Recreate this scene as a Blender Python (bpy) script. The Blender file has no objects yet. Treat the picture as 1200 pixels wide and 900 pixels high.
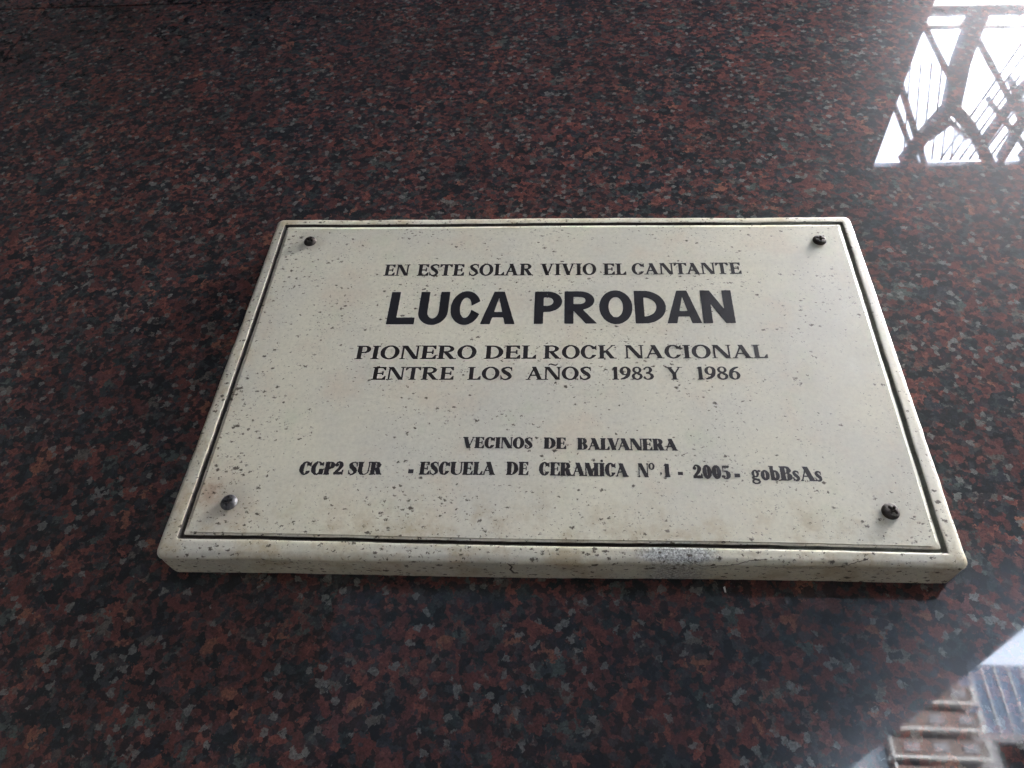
import bpy, bmesh, math, random
import numpy as np
from mathutils import Vector, Matrix, noise

# ------------------------------------------------------------------ camera, sky, sun, exposure
SC = bpy.context.scene
COL = SC.collection
R_ = ((0.99731158, -0.00515428, 0.07309609),      # columns: camera right, up, back in the world
      (0.05447881, -0.61497251, -0.7866644),
      (0.04900677, 0.7885317, -0.61303841))
CAM = (0.00941643, -0.34271016, -0.28532448)
cd = bpy.data.cameras.new('camera')
cam = bpy.data.objects.new('camera', cd); COL.objects.link(cam)
m4 = Matrix(R_).to_4x4(); m4.translation = CAM
cam.matrix_world = m4
cd.sensor_width = 36.0; cd.lens = 920.0 / 1200.0 * 36.0
cd.clip_start = 0.01; cd.clip_end = 500.0
cd.dof.use_dof = True; cd.dof.focus_distance = 0.50; cd.dof.aperture_fstop = 55.0
SC.camera = cam

world = bpy.data.worlds.new('World'); SC.world = world; world.use_nodes = True
wt = world.node_tree; wt.nodes.clear()
SUN_EL, SUN_AZ = math.radians(48), math.radians(70)
sky = wt.nodes.new('ShaderNodeTexSky'); sky.sky_type = 'NISHITA'; sky.sun_disc = False
sky.sun_elevation = SUN_EL; sky.sun_rotation = SUN_AZ
sky.air_density = 1.0; sky.dust_density = 4.0; sky.ozone_density = 1.0
hs = wt.nodes.new('ShaderNodeHueSaturation'); hs.inputs['Saturation'].default_value = 0.60
wt.links.new(sky.outputs[0], hs.inputs['Color'])
bg = wt.nodes.new('ShaderNodeBackground'); bg.inputs['Strength'].default_value = 0.15
wo = wt.nodes.new('ShaderNodeOutputWorld')
wt.links.new(hs.outputs[0], bg.inputs['Color']); wt.links.new(bg.outputs[0], wo.inputs['Surface'])

sl = bpy.data.lights.new('sun', 'SUN'); sl.energy = 0.6; sl.angle = math.radians(25); sl.color = (1, .97, .93)
sun = bpy.data.objects.new('sun', sl); COL.objects.link(sun)
sd = Vector((math.sin(SUN_AZ) * math.cos(SUN_EL), math.cos(SUN_AZ) * math.cos(SUN_EL), math.sin(SUN_EL)))
sun.rotation_euler = sd.to_track_quat('Z', 'Y').to_euler()

SC.view_settings.view_transform = 'Standard'; SC.view_settings.look = 'None'
SC.view_settings.exposure = 6.14; SC.view_settings.gamma = 1.0
SC.cycles.use_denoising = True
SC.cycles.max_bounces = 6; SC.cycles.diffuse_bounces = 4; SC.cycles.glossy_bounces = 4
SC.cycles.sample_clamp_indirect = 20.0
SC.cycles.caustics_reflective = False; SC.cycles.caustics_refractive = False

WALL = 0.020            # the granite face lies 20 mm behind the face of the plaque
CEIL = 0.915            # underside of the canopy

# ------------------------------------------------------------------ helpers
def tag(o, label=None, cat=None, group=None, kind=None):
    for k, v in (('label', label), ('category', cat), ('group', group), ('kind', kind)):
        if v: o[k] = v
    return o

def empty(name, loc=(0, 0, 0)):
    o = bpy.data.objects.new(name, None); o.location = loc; o.empty_display_size = .05
    COL.objects.link(o); return o

def meshobj(name, verts, faces, mat, parent=None, smooth=False):
    me = bpy.data.meshes.new(name); me.from_pydata([tuple(v) for v in verts], [], faces)
    if smooth:
        me.polygons.foreach_set('use_smooth', [True] * len(me.polygons))
    me.update()
    o = bpy.data.objects.new(name, me); COL.objects.link(o)
    if mat is not None: me.materials.append(mat)
    if parent is not None:
        o.parent = parent; o.matrix_parent_inverse = parent.matrix_basis.inverted()
    return o

class MB:
    def __init__(s): s.v = []; s.f = []
    def box(s, x0, x1, y0, y1, z0, z1):
        n = len(s.v)
        s.v += [(x0,y0,z0),(x1,y0,z0),(x1,y1,z0),(x0,y1,z0),(x0,y0,z1),(x1,y0,z1),(x1,y1,z1),(x0,y1,z1)]
        s.f += [tuple(n+i for i in q) for q in ((0,3,2,1),(4,5,6,7),(0,1,5,4),(1,2,6,5),(2,3,7,6),(3,0,4,7))]
        return s
    def bevbox(s, x0, x1, y0, y1, z0, z1, b):
        bm = bmesh.new(); bmesh.ops.create_cube(bm, size=1)
        for v in bm.verts:
            v.co = Vector(((x0+x1)/2+v.co.x*(x1-x0), (y0+y1)/2+v.co.y*(y1-y0), (z0+z1)/2+v.co.z*(z1-z0)))
        bmesh.ops.bevel(bm, geom=list(bm.edges), offset=b, segments=2, affect='EDGES', profile=.5)
        n = len(s.v); bm.verts.index_update()
        s.v += [tuple(v.co) for v in bm.verts]
        s.f += [tuple(n+v.index for v in f.verts) for f in bm.faces]; bm.free(); return s
    def bar(s, p, q, w, h):
        """rectangular bar from p to q, w across in the plane, h high"""
        p = Vector(p); q = Vector(q); d = (q-p).normalized()
        up = Vector((0,0,1)) if abs(d.z) < .9 else Vector((1,0,0))
        a = d.cross(up).normalized()*w/2; b = d.cross(a).normalized()*h/2
        n = len(s.v)
        for c in (p, q):
            s.v += [tuple(c-a-b), tuple(c+a-b), tuple(c+a+b), tuple(c-a+b)]
        s.f += [tuple(n+i for i in k) for k in ((0,1,2,3),(7,6,5,4),(0,4,5,1),(1,5,6,2),(2,6,7,3),(3,7,4,0))]
        return s
    def tube(s, pts, rad, n=8):
        base = len(s.v); m = len(pts)
        for i, p in enumerate(pts):
            p = Vector(p); d = (Vector(pts[min(i+1,m-1)])-Vector(pts[max(i-1,0)])).normalized()
            up = Vector((0,0,1)) if abs(d.z) < .9 else Vector((1,0,0))
            a = d.cross(up).normalized(); b = d.cross(a).normalized()
            r = rad[i] if hasattr(rad, '__len__') else rad
            for k in range(n):
                t = 2*math.pi*k/n; s.v.append(tuple(p+a*math.cos(t)*r+b*math.sin(t)*r))
        for i in range(m-1):
            for k in range(n):
                k2 = (k+1) % n; s.f.append((base+i*n+k, base+i*n+k2, base+(i+1)*n+k2, base+(i+1)*n+k))
        return s
    def build(s, name, mat, parent=None, smooth=False): return meshobj(name, s.v, s.f, mat, parent, smooth)

class NT:
    """small node-tree writer"""
    def __init__(s, name):
        s.m = bpy.data.materials.new(name); s.m.use_nodes = True; s.t = s.m.node_tree; s.t.nodes.clear()
        s.out = s.t.nodes.new('ShaderNodeOutputMaterial'); s.b = s.t.nodes.new('ShaderNodeBsdfPrincipled')
        s.t.links.new(s.b.outputs[0], s.out.inputs['Surface'])
        s.co = s.t.nodes.new('ShaderNodeTexCoord').outputs['Object']
    def put(s, sock, v):
        if isinstance(v, bpy.types.NodeSocket): s.t.links.new(v, sock)
        elif v is not None:
            if hasattr(sock.default_value, '__len__') and hasattr(v, '__len__') and len(sock.default_value) == 4 and len(v) == 3: v = tuple(v)+(1,)
            sock.default_value = v
    def noise(s, scale, detail=3, rough=.5, vec=None, out=0, dist=0):
        n = s.t.nodes.new('ShaderNodeTexNoise'); s.put(n.inputs['Vector'], vec or s.co)
        n.inputs['Scale'].default_value = scale; n.inputs['Detail'].default_value = detail
        n.inputs['Roughness'].default_value = rough; n.inputs['Distortion'].default_value = dist
        return n.outputs[out]
    def vor(s, scale, vec=None, feature='F1', out='Distance', rnd=1.0):
        n = s.t.nodes.new('ShaderNodeTexVoronoi'); n.feature = feature; s.put(n.inputs['Vector'], vec or s.co)
        n.inputs['Scale'].default_value = scale; n.inputs['Randomness'].default_value = rnd
        return n.outputs[out]
    def math(s, op, a, b=None, c=None, clamp=False):
        n = s.t.nodes.new('ShaderNodeMath'); n.operation = op; n.use_clamp = clamp
        s.put(n.inputs[0], a)
        if b is not None: s.put(n.inputs[1], b)
        if c is not None: s.put(n.inputs[2], c)
        return n.outputs[0]
    def vmath(s, op, a, b=None, scale=None):
        n = s.t.nodes.new('ShaderNodeVectorMath'); n.operation = op; s.put(n.inputs[0], a)
        if b is not None: s.put(n.inputs[1], b)
        if scale is not None: s.put(n.inputs['Scale'], scale)
        return n.outputs['Value' if op in ('LENGTH','DISTANCE','DOT_PRODUCT') else 0]
    def ramp(s, f, stops, interp='LINEAR'):
        n = s.t.nodes.new('ShaderNodeValToRGB'); s.put(n.inputs[0], f); r = n.color_ramp; r.interpolation = interp
        while len(r.elements) < len(stops): r.elements.new(.5)
        for e, (p, c) in zip(r.elements, stops):
            e.position = p; e.color = (c, c, c, 1) if not hasattr(c, '__len__') else tuple(c)+(1,)
        return n.outputs[0]
    def mix(s, f, a, b, blend='MIX'):
        n = s.t.nodes.new('ShaderNodeMix'); n.data_type = 'RGBA'; n.blend_type = blend
        s.put(n.inputs[0], f); s.put(n.inputs[6], a); s.put(n.inputs[7], b); return n.outputs[2]
    def step(s, v, lo, hi):
        n = s.t.nodes.new('ShaderNodeMapRange'); n.interpolation_type = 'SMOOTHSTEP'
        s.put(n.inputs[0], v); s.put(n.inputs[1], lo); s.put(n.inputs[2], hi)
        n.inputs[3].default_value = 0; n.inputs[4].default_value = 1; return n.outputs[0]
    def sep(s, v):
        n = s.t.nodes.new('ShaderNodeSeparateXYZ'); s.put(n.inputs[0], v); return n.outputs
    def mapping(s, vec, loc=(0,0,0), rot=(0,0,0), sc=(1,1,1)):
        n = s.t.nodes.new('ShaderNodeMapping'); s.put(n.inputs[0], vec)
        n.inputs['Location'].default_value = loc; n.inputs['Rotation'].default_value = rot; n.inputs['Scale'].default_value = sc
        return n.outputs[0]
    def bump(s, h, dist, strength=1.0, normal=None):
        n = s.t.nodes.new('ShaderNodeBump'); n.inputs['Strength'].default_value = strength; n.inputs['Distance'].default_value = dist
        s.put(n.inputs['Height'], h)
        if normal is not None: s.put(n.inputs['Normal'], normal)
        return n.outputs[0]
    def set(s, **k):
        names = dict(color='Base Color', rough='Roughness', metal='Metallic', normal='Normal', ior='IOR', coat='Coat Weight', coatr='Coat Roughness', spec='Specular IOR Level')
        for a, v in k.items(): s.put(s.b.inputs[names[a]], v)
        return s.m

# ------------------------------------------------------------------ materials
HAZE = .50; SPEC = .03; GD = .92
def mat_granite(name, seed=0.0):
    n = NT(name)
    co = n.mapping(n.co, loc=(seed, seed*.7, seed*1.3))
    wob = n.vmath('SUBTRACT', n.noise(95, 4, .65, co, out=1), (.5, .5, .5))
    wob2 = n.vmath('SUBTRACT', n.noise(420, 3, .6, co, out=1), (.5, .5, .5))
    p = n.vmath('ADD', co, n.vmath('SCALE', wob, scale=.0125))
    p = n.vmath('ADD', p, n.vmath('SCALE', wob2, scale=.0034))
    c1 = n.sep(n.vor(132, p, out='Color'))
    base = n.ramp(c1[0], [
        (0.00, (.006, .007, .010)), (0.13, (.010, .015, .018)), (0.22, (.024, .038, .038)),
        (0.31, (.065, .085, .078)), (0.37, (.118, .036, .029)), (0.50, (.150, .047, .036)),
        (0.60, (.092, .032, .028)), (0.69, (.190, .062, .045)), (0.78, (.130, .050, .045)),
        (0.86, (.120, .110, .095)), (0.91, (.024, .030, .038)), (0.96, (.235, .095, .060))], 'CONSTANT')
    c1b = n.sep(n.vor(255, n.vmath('ADD', p, (.37, .11, .23)), out='Color'))
    fine_b = n.ramp(c1b[0], [
        (0.00, (.008, .009, .012)), (0.16, (.022, .032, .032)), (0.27, (.055, .070, .064)), (0.36, (.110, .036, .030)),
        (0.50, (.145, .050, .039)), (0.63, (.088, .033, .030)), (0.74, (.175, .066, .050)), (0.84, (.100, .095, .085)), (0.90, (.018, .022, .028))], 'CONSTANT')
    base = n.mix(n.math('MULTIPLY', n.step(n.noise(75, 4, .7, n.mapping(co, loc=(6, 6, 2))), .48, .56), .75), base, fine_b)
    # smaller dark mica and pale quartz grains between the feldspar
    p2 = n.vmath('ADD', co, n.vmath('SCALE', wob2, scale=.0045))
    c2 = n.sep(n.vor(330, p2, out='Color'))
    gm = n.noise(60, 3, .6, co)
    small = n.ramp(c2[0], [(0, (.007, .009, .013)), (.42, (.035, .045, .047)), (.58, (.16, .17, .155)), (.66, (.10, .032, .026)), (.84, (.012, .014, .022))], 'CONSTANT')
    f = n.math('MULTIPLY', n.step(n.math('ADD', c2[1], n.math('MULTIPLY', gm, .9)), .86, .96), .85)
    base = n.mix(f, base, small)
    # cleavage mottling inside grains
    mot = n.noise(700, 4, .7, co, dist=1.0)
    base = n.mix(1.0, base, n.ramp(mot, [(.25, .32), (.5, .92), (.75, 1.75)]), 'MULTIPLY')
    big = n.noise(14, 2, .5, co)
    base = n.mix(1.0, base, n.ramp(big, [(.3, .82*GD), (.7, 1.18*GD)]), 'MULTIPLY')
    # pale quartz threads and glints, uneven in size and sparse
    fl = n.noise(240, 4, .75, n.mapping(co, loc=(4, 2, 9)), dist=1.5)
    base = n.mix(n.math('MULTIPLY', n.step(fl, .635, .72), .6), base, (.115, .125, .12))
    fd = n.noise(180, 4, .7, n.mapping(co, loc=(1, 6, 3)), dist=1.2)
    base = n.mix(n.math('MULTIPLY', n.step(fd, .60, .68), .75), base, (.006, .008, .012))
    gl = n.noise(620, 3, .8, n.mapping(co, loc=(8, 2, 5)))
    base = n.mix(n.math('MULTIPLY', n.step(gl, .74, .80), .5), base, (.24, .23, .22))
    base = n.mix(.20, base, (.056, .058, .062))
    dust = n.noise(1500, 2, .6, co)
    rough = n.ramp(n.noise(35, 4, .6, co), [(.3, .010), (.7, .045)])
    micro = n.math('ADD', n.math('MULTIPLY', c1[1], .35), n.math('MULTIPLY', dust, .4))
    nb = n.bump(n.noise(9, 1, .4, co), .0003, .12)
    nb = n.bump(micro, .00002, .25, nb)
    n.put(n.b.inputs['Specular IOR Level'], SPEC); n.put(n.b.inputs['Coat IOR'], 1.36)
    return n.set(color=base, rough=HAZE, normal=nb, ior=1.5, coat=1.0, coatr=rough)

def mat_ceramic(name, panel=True):
    n = NT(name)
    co = n.co; x, y, z = n.sep(co)
    # cream glaze with warm, pinkish and greenish clouds
    a = n.noise(11, 4, .6, co); b = n.noise(27, 4, .6, n.mapping(co, loc=(3, 1, 7)))
    base = n.mix(n.step(a, .38, .68), (.640, .612, .530), (.575, .560, .520))
    base = n.mix(n.math('MULTIPLY', n.step(b, .5, .72), .55), base, (.600, .520, .440))
    base = n.mix(n.math('MULTIPLY', n.step(n.noise(33, 3, .6, n.mapping(co, loc=(9, 4, 2))), .55, .75), .4), base, (.520, .560, .440))
    fine = n.noise(420, 4, .75, co)
    base = n.mix(1, base, n.ramp(fine, [(.25, .86), (.5, 1.0), (.75, 1.10)]), 'MULTIPLY')
    # yellow-brown grime that collects along the lower edge and the margins
    low = n.math('SUBTRACT', 1.0, n.step(z, -.118, -.070))
    mrg = n.math('MAXIMUM', low, n.math('MAXIMUM', n.math('SUBTRACT', 1.0, n.step(x, -.186, -.168)), n.step(z, .106, .118)))
    gr = n.math('MULTIPLY', n.step(n.noise(52, 5, .7, n.mapping(co, loc=(5, 5, 1))), .45, .68), mrg)
    base = n.mix(n.math('MULTIPLY', gr, .62), base, (.36, .27, .145))
    # rust halo and scuffs around fixings
    for (sx, sz, r) in ((-.1616, .1002, .014), (-.1628, -.0955, .017), (.1657, .0970, .010), (.163, -.0942, .010)):
        d = n.vmath('DISTANCE', n.vmath('MULTIPLY', co, (1, 0, 1)), (sx, 0, sz))
        d = n.math('ADD', d, n.math('MULTIPLY', n.math('SUBTRACT', n.noise(130, 3, .6, co), .5), .012))
        k = .38 if r > .012 else .18
        base = n.mix(n.math('MULTIPLY', n.math('SUBTRACT', 1.0, n.step(d, r*.25, r)), k), base, (.27, .25, .225))
    d = n.vmath('LENGTH', n.vmath('MULTIPLY', n.vmath('SUBTRACT', co, (-.1735, 0, -.090)), (1.7, 0, 1)))
    d = n.math('ADD', d, n.math('MULTIPLY', n.math('SUBTRACT', n.noise(160, 4, .7, co), .5), .022))
    base = n.mix(n.math('MULTIPLY', n.math('SUBTRACT', 1.0, n.step(d, .002, .013)), .6), base, (.34, .20, .13))
    # greyish bruise on the rim
    d = n.vmath('LENGTH', n.vmath('MULTIPLY', n.vmath('SUBTRACT', co, (.060, 0, -.1185)), (1, 0, 3.2)))
    br = n.math('SUBTRACT', 1.0, n.step(n.math('ADD', d, n.math('MULTIPLY', n.math('SUBTRACT', n.noise(260, 4, .8, co), .5), .02)), .012, .024))
    base = n.mix(n.math('MULTIPLY', br, .95), base, n.ramp(n.noise(700, 4, .8, co), [(.38, (.10, .10, .105)), (.50, (.36, .37, .38)), (.62, (.78, .80, .82))]))
    # pin holes and dirt specks: two sizes, in drifts
    wob = n.vmath('SCALE', n.vmath('SUBTRACT', n.noise(900, 3, .6, co, out=1), (.5, .5, .5)), scale=.0030)
    flat = n.mapping(n.vmath('ADD', co, wob), rot=(0, .35, 0), sc=(.62, 1, 1.0))
    edge = n.math('MAXIMUM', n.math('MULTIPLY', low, 1.0), n.math('MAXIMUM', n.math('MULTIPLY', n.step(z, .085, .118), .8), n.math('SUBTRACT', 1.0, n.step(x, -.19, -.10))))
    drift = n.noise(19, 5, .66, n.mapping(co, loc=(2.2, 8, 4.4)))
    drift = n.math('ADD', n.math('MULTIPLY', n.math('SUBTRACT', drift, .5), 1.7), .462)
    dens = n.math('ADD', drift, n.math('MULTIPLY', edge, .215 if panel else .32))
    def specks(scale, off, thr, rmax, soft):
        v = n.mapping(flat, loc=(off, off*.3, off*1.7))
        dist = n.vor(scale, v); cell = n.sep(n.vor(scale, v, out='Color'))
        rad = n.math('MULTIPLY', n.math('POWER', cell[0], 1.6), rmax)
        on = n.step(n.math('ADD', n.math('MULTIPLY', cell[1], .30), dens), thr, thr+.03)
        rr = n.math('ADD', n.math('MULTIPLY', rad, on), .0001)
        return n.math('MULTIPLY', n.math('SUBTRACT', 1.0, n.step(dist, n.math('MULTIPLY', rr, soft), rr)), on)
    s1 = specks(290, 1.0, .655, .29, .55)
    s2 = specks(520, 4.0, .60, .33, .5)
    s3 = specks(185, 7.7, .73, .27, .6)
    s4 = specks(860, 2.7, .57, .38, .4)
    s5 = specks(400, 9.1, .72, .42, .6)
    pits = n.math('MAXIMUM', n.math('MAXIMUM', s1, n.math('MULTIPLY', s2, .95)), n.math('MAXIMUM', n.math('MAXIMUM', s3, s5), n.math('MULTIPLY', s4, .8)))
    base = n.mix(n.math('MULTIPLY', pits, .90), base, (.045, .032, .021))
    base = n.mix(1, base, (.985, 1.0, .925), 'MULTIPLY')
    h = n.math('SUBTRACT', n.math('ADD', n.math('MULTIPLY', n.noise(38, 3, .5, co), 1.0), n.math('MULTIPLY', fine, .02)), n.math('MULTIPLY', pits, .25))
    nb = n.bump(h, .0004, .4)
    rough = n.math('ADD', n.math('MULTIPLY', pits, .3), n.ramp(n.noise(60, 4, .6, co), [(.3, .34), (.7, .50)]))
    return n.set(color=base, rough=rough, normal=nb, ior=1.5)

def mat_grime_shade(name):
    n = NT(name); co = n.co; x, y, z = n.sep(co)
    # dirt and groove shade put into the colour: dark left and foot, paler lit right
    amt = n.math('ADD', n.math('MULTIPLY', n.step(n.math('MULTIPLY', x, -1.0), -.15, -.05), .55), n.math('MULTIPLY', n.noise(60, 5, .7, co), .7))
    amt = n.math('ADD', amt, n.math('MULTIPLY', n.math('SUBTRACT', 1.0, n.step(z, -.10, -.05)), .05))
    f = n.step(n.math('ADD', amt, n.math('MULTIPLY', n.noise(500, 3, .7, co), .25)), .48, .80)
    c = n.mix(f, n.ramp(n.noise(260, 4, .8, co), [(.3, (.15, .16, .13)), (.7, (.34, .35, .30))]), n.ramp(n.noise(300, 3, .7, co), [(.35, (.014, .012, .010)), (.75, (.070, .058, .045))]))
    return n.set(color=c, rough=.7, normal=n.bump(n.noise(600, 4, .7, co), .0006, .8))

def mat_ink(name, col, edge=.5):
    n = NT(name)
    wear = n.noise(900, 4, .7, n.co)
    c = n.mix(n.step(wear, .60, .78), col, tuple(min(1, k*2.6+.03) for k in col))
    return n.set(color=c, rough=.38)

def mat_simple(name, col, rough=.6, var=.15, scale=20, metal=0, bump=0):
    n = NT(name); c = n.mix(1, col, n.ramp(n.noise(scale, 5, .65), [(.3, 1-var), (.7, 1+var)]), 'MULTIPLY')
    n.set(color=c, rough=rough, metal=metal)
    if bump: n.set(normal=n.bump(n.noise(scale*3, 4, .6), bump))
    return n.m

def mat_screw(name, dark, light, lo, hi, metal):
    n = NT(name); f = n.step(n.noise(420, 4, .7), lo, hi)
    c = n.mix(f, dark, light)
    return n.set(color=c, rough=n.ramp(f, [(0, .75), (1, .38)]), metal=n.math('MULTIPLY', f, metal), normal=n.bump(n.noise(900, 4, .7), .0005, .7))

M = dict(
    granite=mat_granite('granite'), granite2=mat_granite('granite_next', 3.1), granite3=mat_granite('granite_above', 7.3),
    ceramic=mat_ceramic('glazed_ceramic', True), rim=mat_ceramic('glazed_ceramic_rim', False), grime=mat_grime_shade('groove_dirt_shade'),
    ink=mat_ink('black_print', (.016, .014, .016)), inkb=mat_ink('blue_black_print', (.011, .011, .015)),
    rust=mat_screw('rusty_screw', (.020, .014, .011), (.10, .075, .06), .50, .80, .6),
    zinc=mat_screw('zinc_screw', (.05, .05, .055), (.16, .163, .175), .40, .66, .7),
    joint=mat_simple('joint_mortar', (.02, .02, .02), .9),
    stone=mat_simple('dark_render', (.045, .043, .042), .8, .2, 6),
    soffit=mat_simple('soffit_paint', (.16, .21, .28), .8, .15, 4),
    pave=mat_simple('pavement_stone', (.34, .33, .31), .85, .2, 3),
    iron=mat_simple('painted_iron', (.035, .035, .05), .5, .2, 30),
    bark=mat_simple('bark', (.06, .05, .045), .9, .3, 12),
    brick=None, white=mat_simple('white_paint', (.80, .80, .78), .7, .06, 3),
    pale=mat_simple('pale_render', (.34, .41, .46), .8, .08, 2), blue=mat_simple('blue_glazing', (.14, .20, .30), .2, .2, 1.5),
    greywall=mat_simple('grey_render', (.30, .30, .32), .8, .2, 2), glass=mat_simple('dark_glass', (.12, .13, .15), .1, .1, 2),
)
n = NT('brick_masonry')
bt = n.t.nodes.new('ShaderNodeTexBrick'); n.put(bt.inputs['Vector'], n.mapping(n.co, rot=(math.radians(90), 0, 0)))
bt.inputs['Scale'].default_value = 9.0; bt.inputs['Color1'].default_value = (.27, .17, .14, 1); bt.inputs['Color2'].default_value = (.20, .14, .12, 1)
bt.inputs['Mortar'].default_value = (.38, .36, .34, 1); bt.inputs['Mortar Size'].default_value = .02
M['brick'] = n.set(color=n.mix(.5, bt.outputs[0], n.ramp(n.noise(1.7, 5, .6), [(.3, (.07, .05, .045)), (.7, (.24, .20, .18))])), rough=.85)

# ------------------------------------------------------------------ granite wall: polished slabs with fine joints
wall = empty('granite_wall', (0, WALL, -1.75))
tag(wall, 'polished dark red and black speckled granite wall behind the white plaque', 'wall')
meshobj('joint_mortar', [(-.60, WALL+.004, -1.75), (3.2, WALL+.004, -1.75), (3.2, WALL+.004, CEIL), (-.60, WALL+.004, CEIL)], [(0, 1, 2, 3)], M['joint'], wall)
def slab(x0, x1, z0, z1, mat, shear=0.0):
    b = MB().bevbox(x0, x1, WALL, WALL+.02, z0, z1, .0006)
    if shear: b.v = [(v[0], v[1], v[2]+shear*(v[0]+.4)) for v in b.v]
    return b.build('granite_slab', mat, wall)
J = .0009
XJ, ZJ = -.5180, .4735
SH = -.0315
slab(XJ+J, 1.30, -.62, ZJ-J, M['granite']); 
slab(-.598, XJ-J, -.62, ZJ-J, M['granite2'])
slab(XJ+J, 1.30, ZJ+J, CEIL-.002, M['granite3']); slab(-.598, XJ-J, ZJ+J, CEIL-.002, M['granite2'])
slab(1.302, 3.1, -.62, ZJ-J, M['granite2']); slab(1.302, 3.1, ZJ+J, CEIL-.002, M['granite3'])
slab(-.598, 1.30, -1.748, -.622, M['granite3']); slab(1.302, 3.1, -1.748, -.622, M['granite2'])

X0, Z0 = .0835, -.1262
meshobj('lint_fleck', [(X0, WALL-.0006, Z0), (X0+.0008, WALL-.0014, Z0+.0002), (X0+.0012, WALL-.0004, Z0-.0026), (X0+.0003, WALL-.0012, Z0-.0029), (X0+.0007, WALL-.0002, Z0-.0012)],
        [(0, 1, 4), (1, 2, 4), (2, 3, 4), (3, 0, 4)], M['white'], wall)
# ------------------------------------------------------------------ the place around it: what the polish mirrors, plus walls added to shape the light
g = MB(); g.v = [(-60, -80, -1.75), (80, -80, -1.75), (80, 20, -1.75), (-60, 20, -1.75)]; g.f = [(0, 1, 2, 3)]
tag(g.build('pavement', M['pave']), kind='structure')
pier = empty('added_pier', (-.78, -.7, -1.75))  # unseen pier, added as an occluder to darken the plaque's left
tag(pier, 'unseen dark pier added at the left of the plaque wall to block light', 'pier')
MB().bevbox(-.95, -.602, -1.6, WALL+.02, -1.75, CEIL-.003, .004).build('shaft', M['stone'], pier)
MB().bevbox(-.96, -.592, -1.61, -.002, -1.75, -1.55, .004).build('plinth', M['stone'], pier)
back = tag(MB().box(-3.2, 1.60, -5.9, -5.6, -1.75, CEIL-.004).build('porch_back_wall', M['stone']), 'dark rendered wall closing the far side of the covered entrance', 'wall')
rw = tag(MB().box(1.52, 1.72, -1.95, WALL-.001, -1.75, CEIL-.004).box(1.521, 1.72, -3.7, -1.95, -1.75, .33).box(1.522, 1.72, -5.6, -3.7, -1.75, .58).build('added_return_wall', M['greywall']), 'unseen pale rendered wall added right of the granite to limit side light', 'wall')  # unseen wall and parapets, added to limit light from the open right side
lw = tag(MB().box(-3.4, -3.2, -5.6, -.5, -1.75, CEIL-.004).build('porch_side_wall', M['granite2']), 'dark rendered wall on the left of the covered entrance', 'wall')

# canopy: a solid soffit with one long lattice opening next to the wall
HX0, HX1, HY0 = .550, 1.45, -.520
can = empty('entrance_canopy', (0, -2.5, CEIL))
tag(can, 'dark canopy over the entrance with an iron lattice opening', 'canopy')
s = MB(); XE = 1.75
s.box(-3.4, HX0, -5.9, WALL+.02, CEIL, CEIL+.012)
s.box(HX0, XE, -5.9, HY0, CEIL, CEIL+.012)
s.box(HX1, XE, HY0, WALL+.02, CEIL, CEIL+.012)
s.build('soffit', M['soffit'], can)
Z = CEIL+.015
def cb(name, pts, w, h=.02):
    b = MB()
    for p, q in zip(pts, pts[1:]): b.bar((p[0], p[1], Z), (q[0], q[1], Z), w, h)
    return b.build(name, M['iron'], can)
cb('cross_beam', [(HX0, -.238), (HX1, -.247)], .017, .03)
cb('lattice_bar', [(HX0, -.266), (HX1, -.286)], .0065)
for k in range(4):
    ox = k*.205
    cb('lattice_post', [(.628+ox, -.246), (.632+ox, -.33), (.648+ox, -.410)], .026)
    arc = [(.600+ox-.0, -.520), (.607+ox, -.475), (.622+ox, -.437), (.645+ox, -.420), (.668+ox, -.428), (.69+ox, -.458), (.735+ox, -.520)]
    cb('arched_bar', [(.606+ox, -.520), (.626+ox, -.455), (.648+ox, -.405)], .017); cb('arched_bar', [(.640+ox, -.400), (.690+ox, -.445), (.752+ox, -.520)], .019); cb('arched_bar', [(.63+ox, -.47), (.655+ox, -.437), (.695+ox, -.470)], .006)
    cb('lattice_bar', [(.535+ox if k else HX0, -.262), (.628+ox, -.359), (.655+ox, -.40)], .0095)
    cb('lattice_bar', [(.624+ox, -.27), (.785+ox, -.452), (.86+ox, -.520)] if k < 3 else [(.624+ox, -.27), (.785+ox, -.452)], .0095)
    cb('lattice_bar', [(HX0 if not k else .50+ox, -.40), (.628+ox, -.520)], .0085)
    cb('lattice_bar', [(HX0 if not k else .52+ox, -.365), (.641+ox, -.520)], .0095)
    cb('lattice_bar', [(.79+ox, -.275), (.748+ox, -.383), (.728+ox, -.485)], .0075)
    cb('lattice_bar', [(.80+ox, -.36), (.777+ox, -.448), (.772+ox, -.520)], .0085)
    for q in range(13):
        xa = .555+q*.0165+ox
        cb('wire', [(xa+.06, -.300), (xa+.015, -.518)] if q > 5 else [(xa, -.330), (xa+.05, -.518)], .0021, .003)

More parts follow.
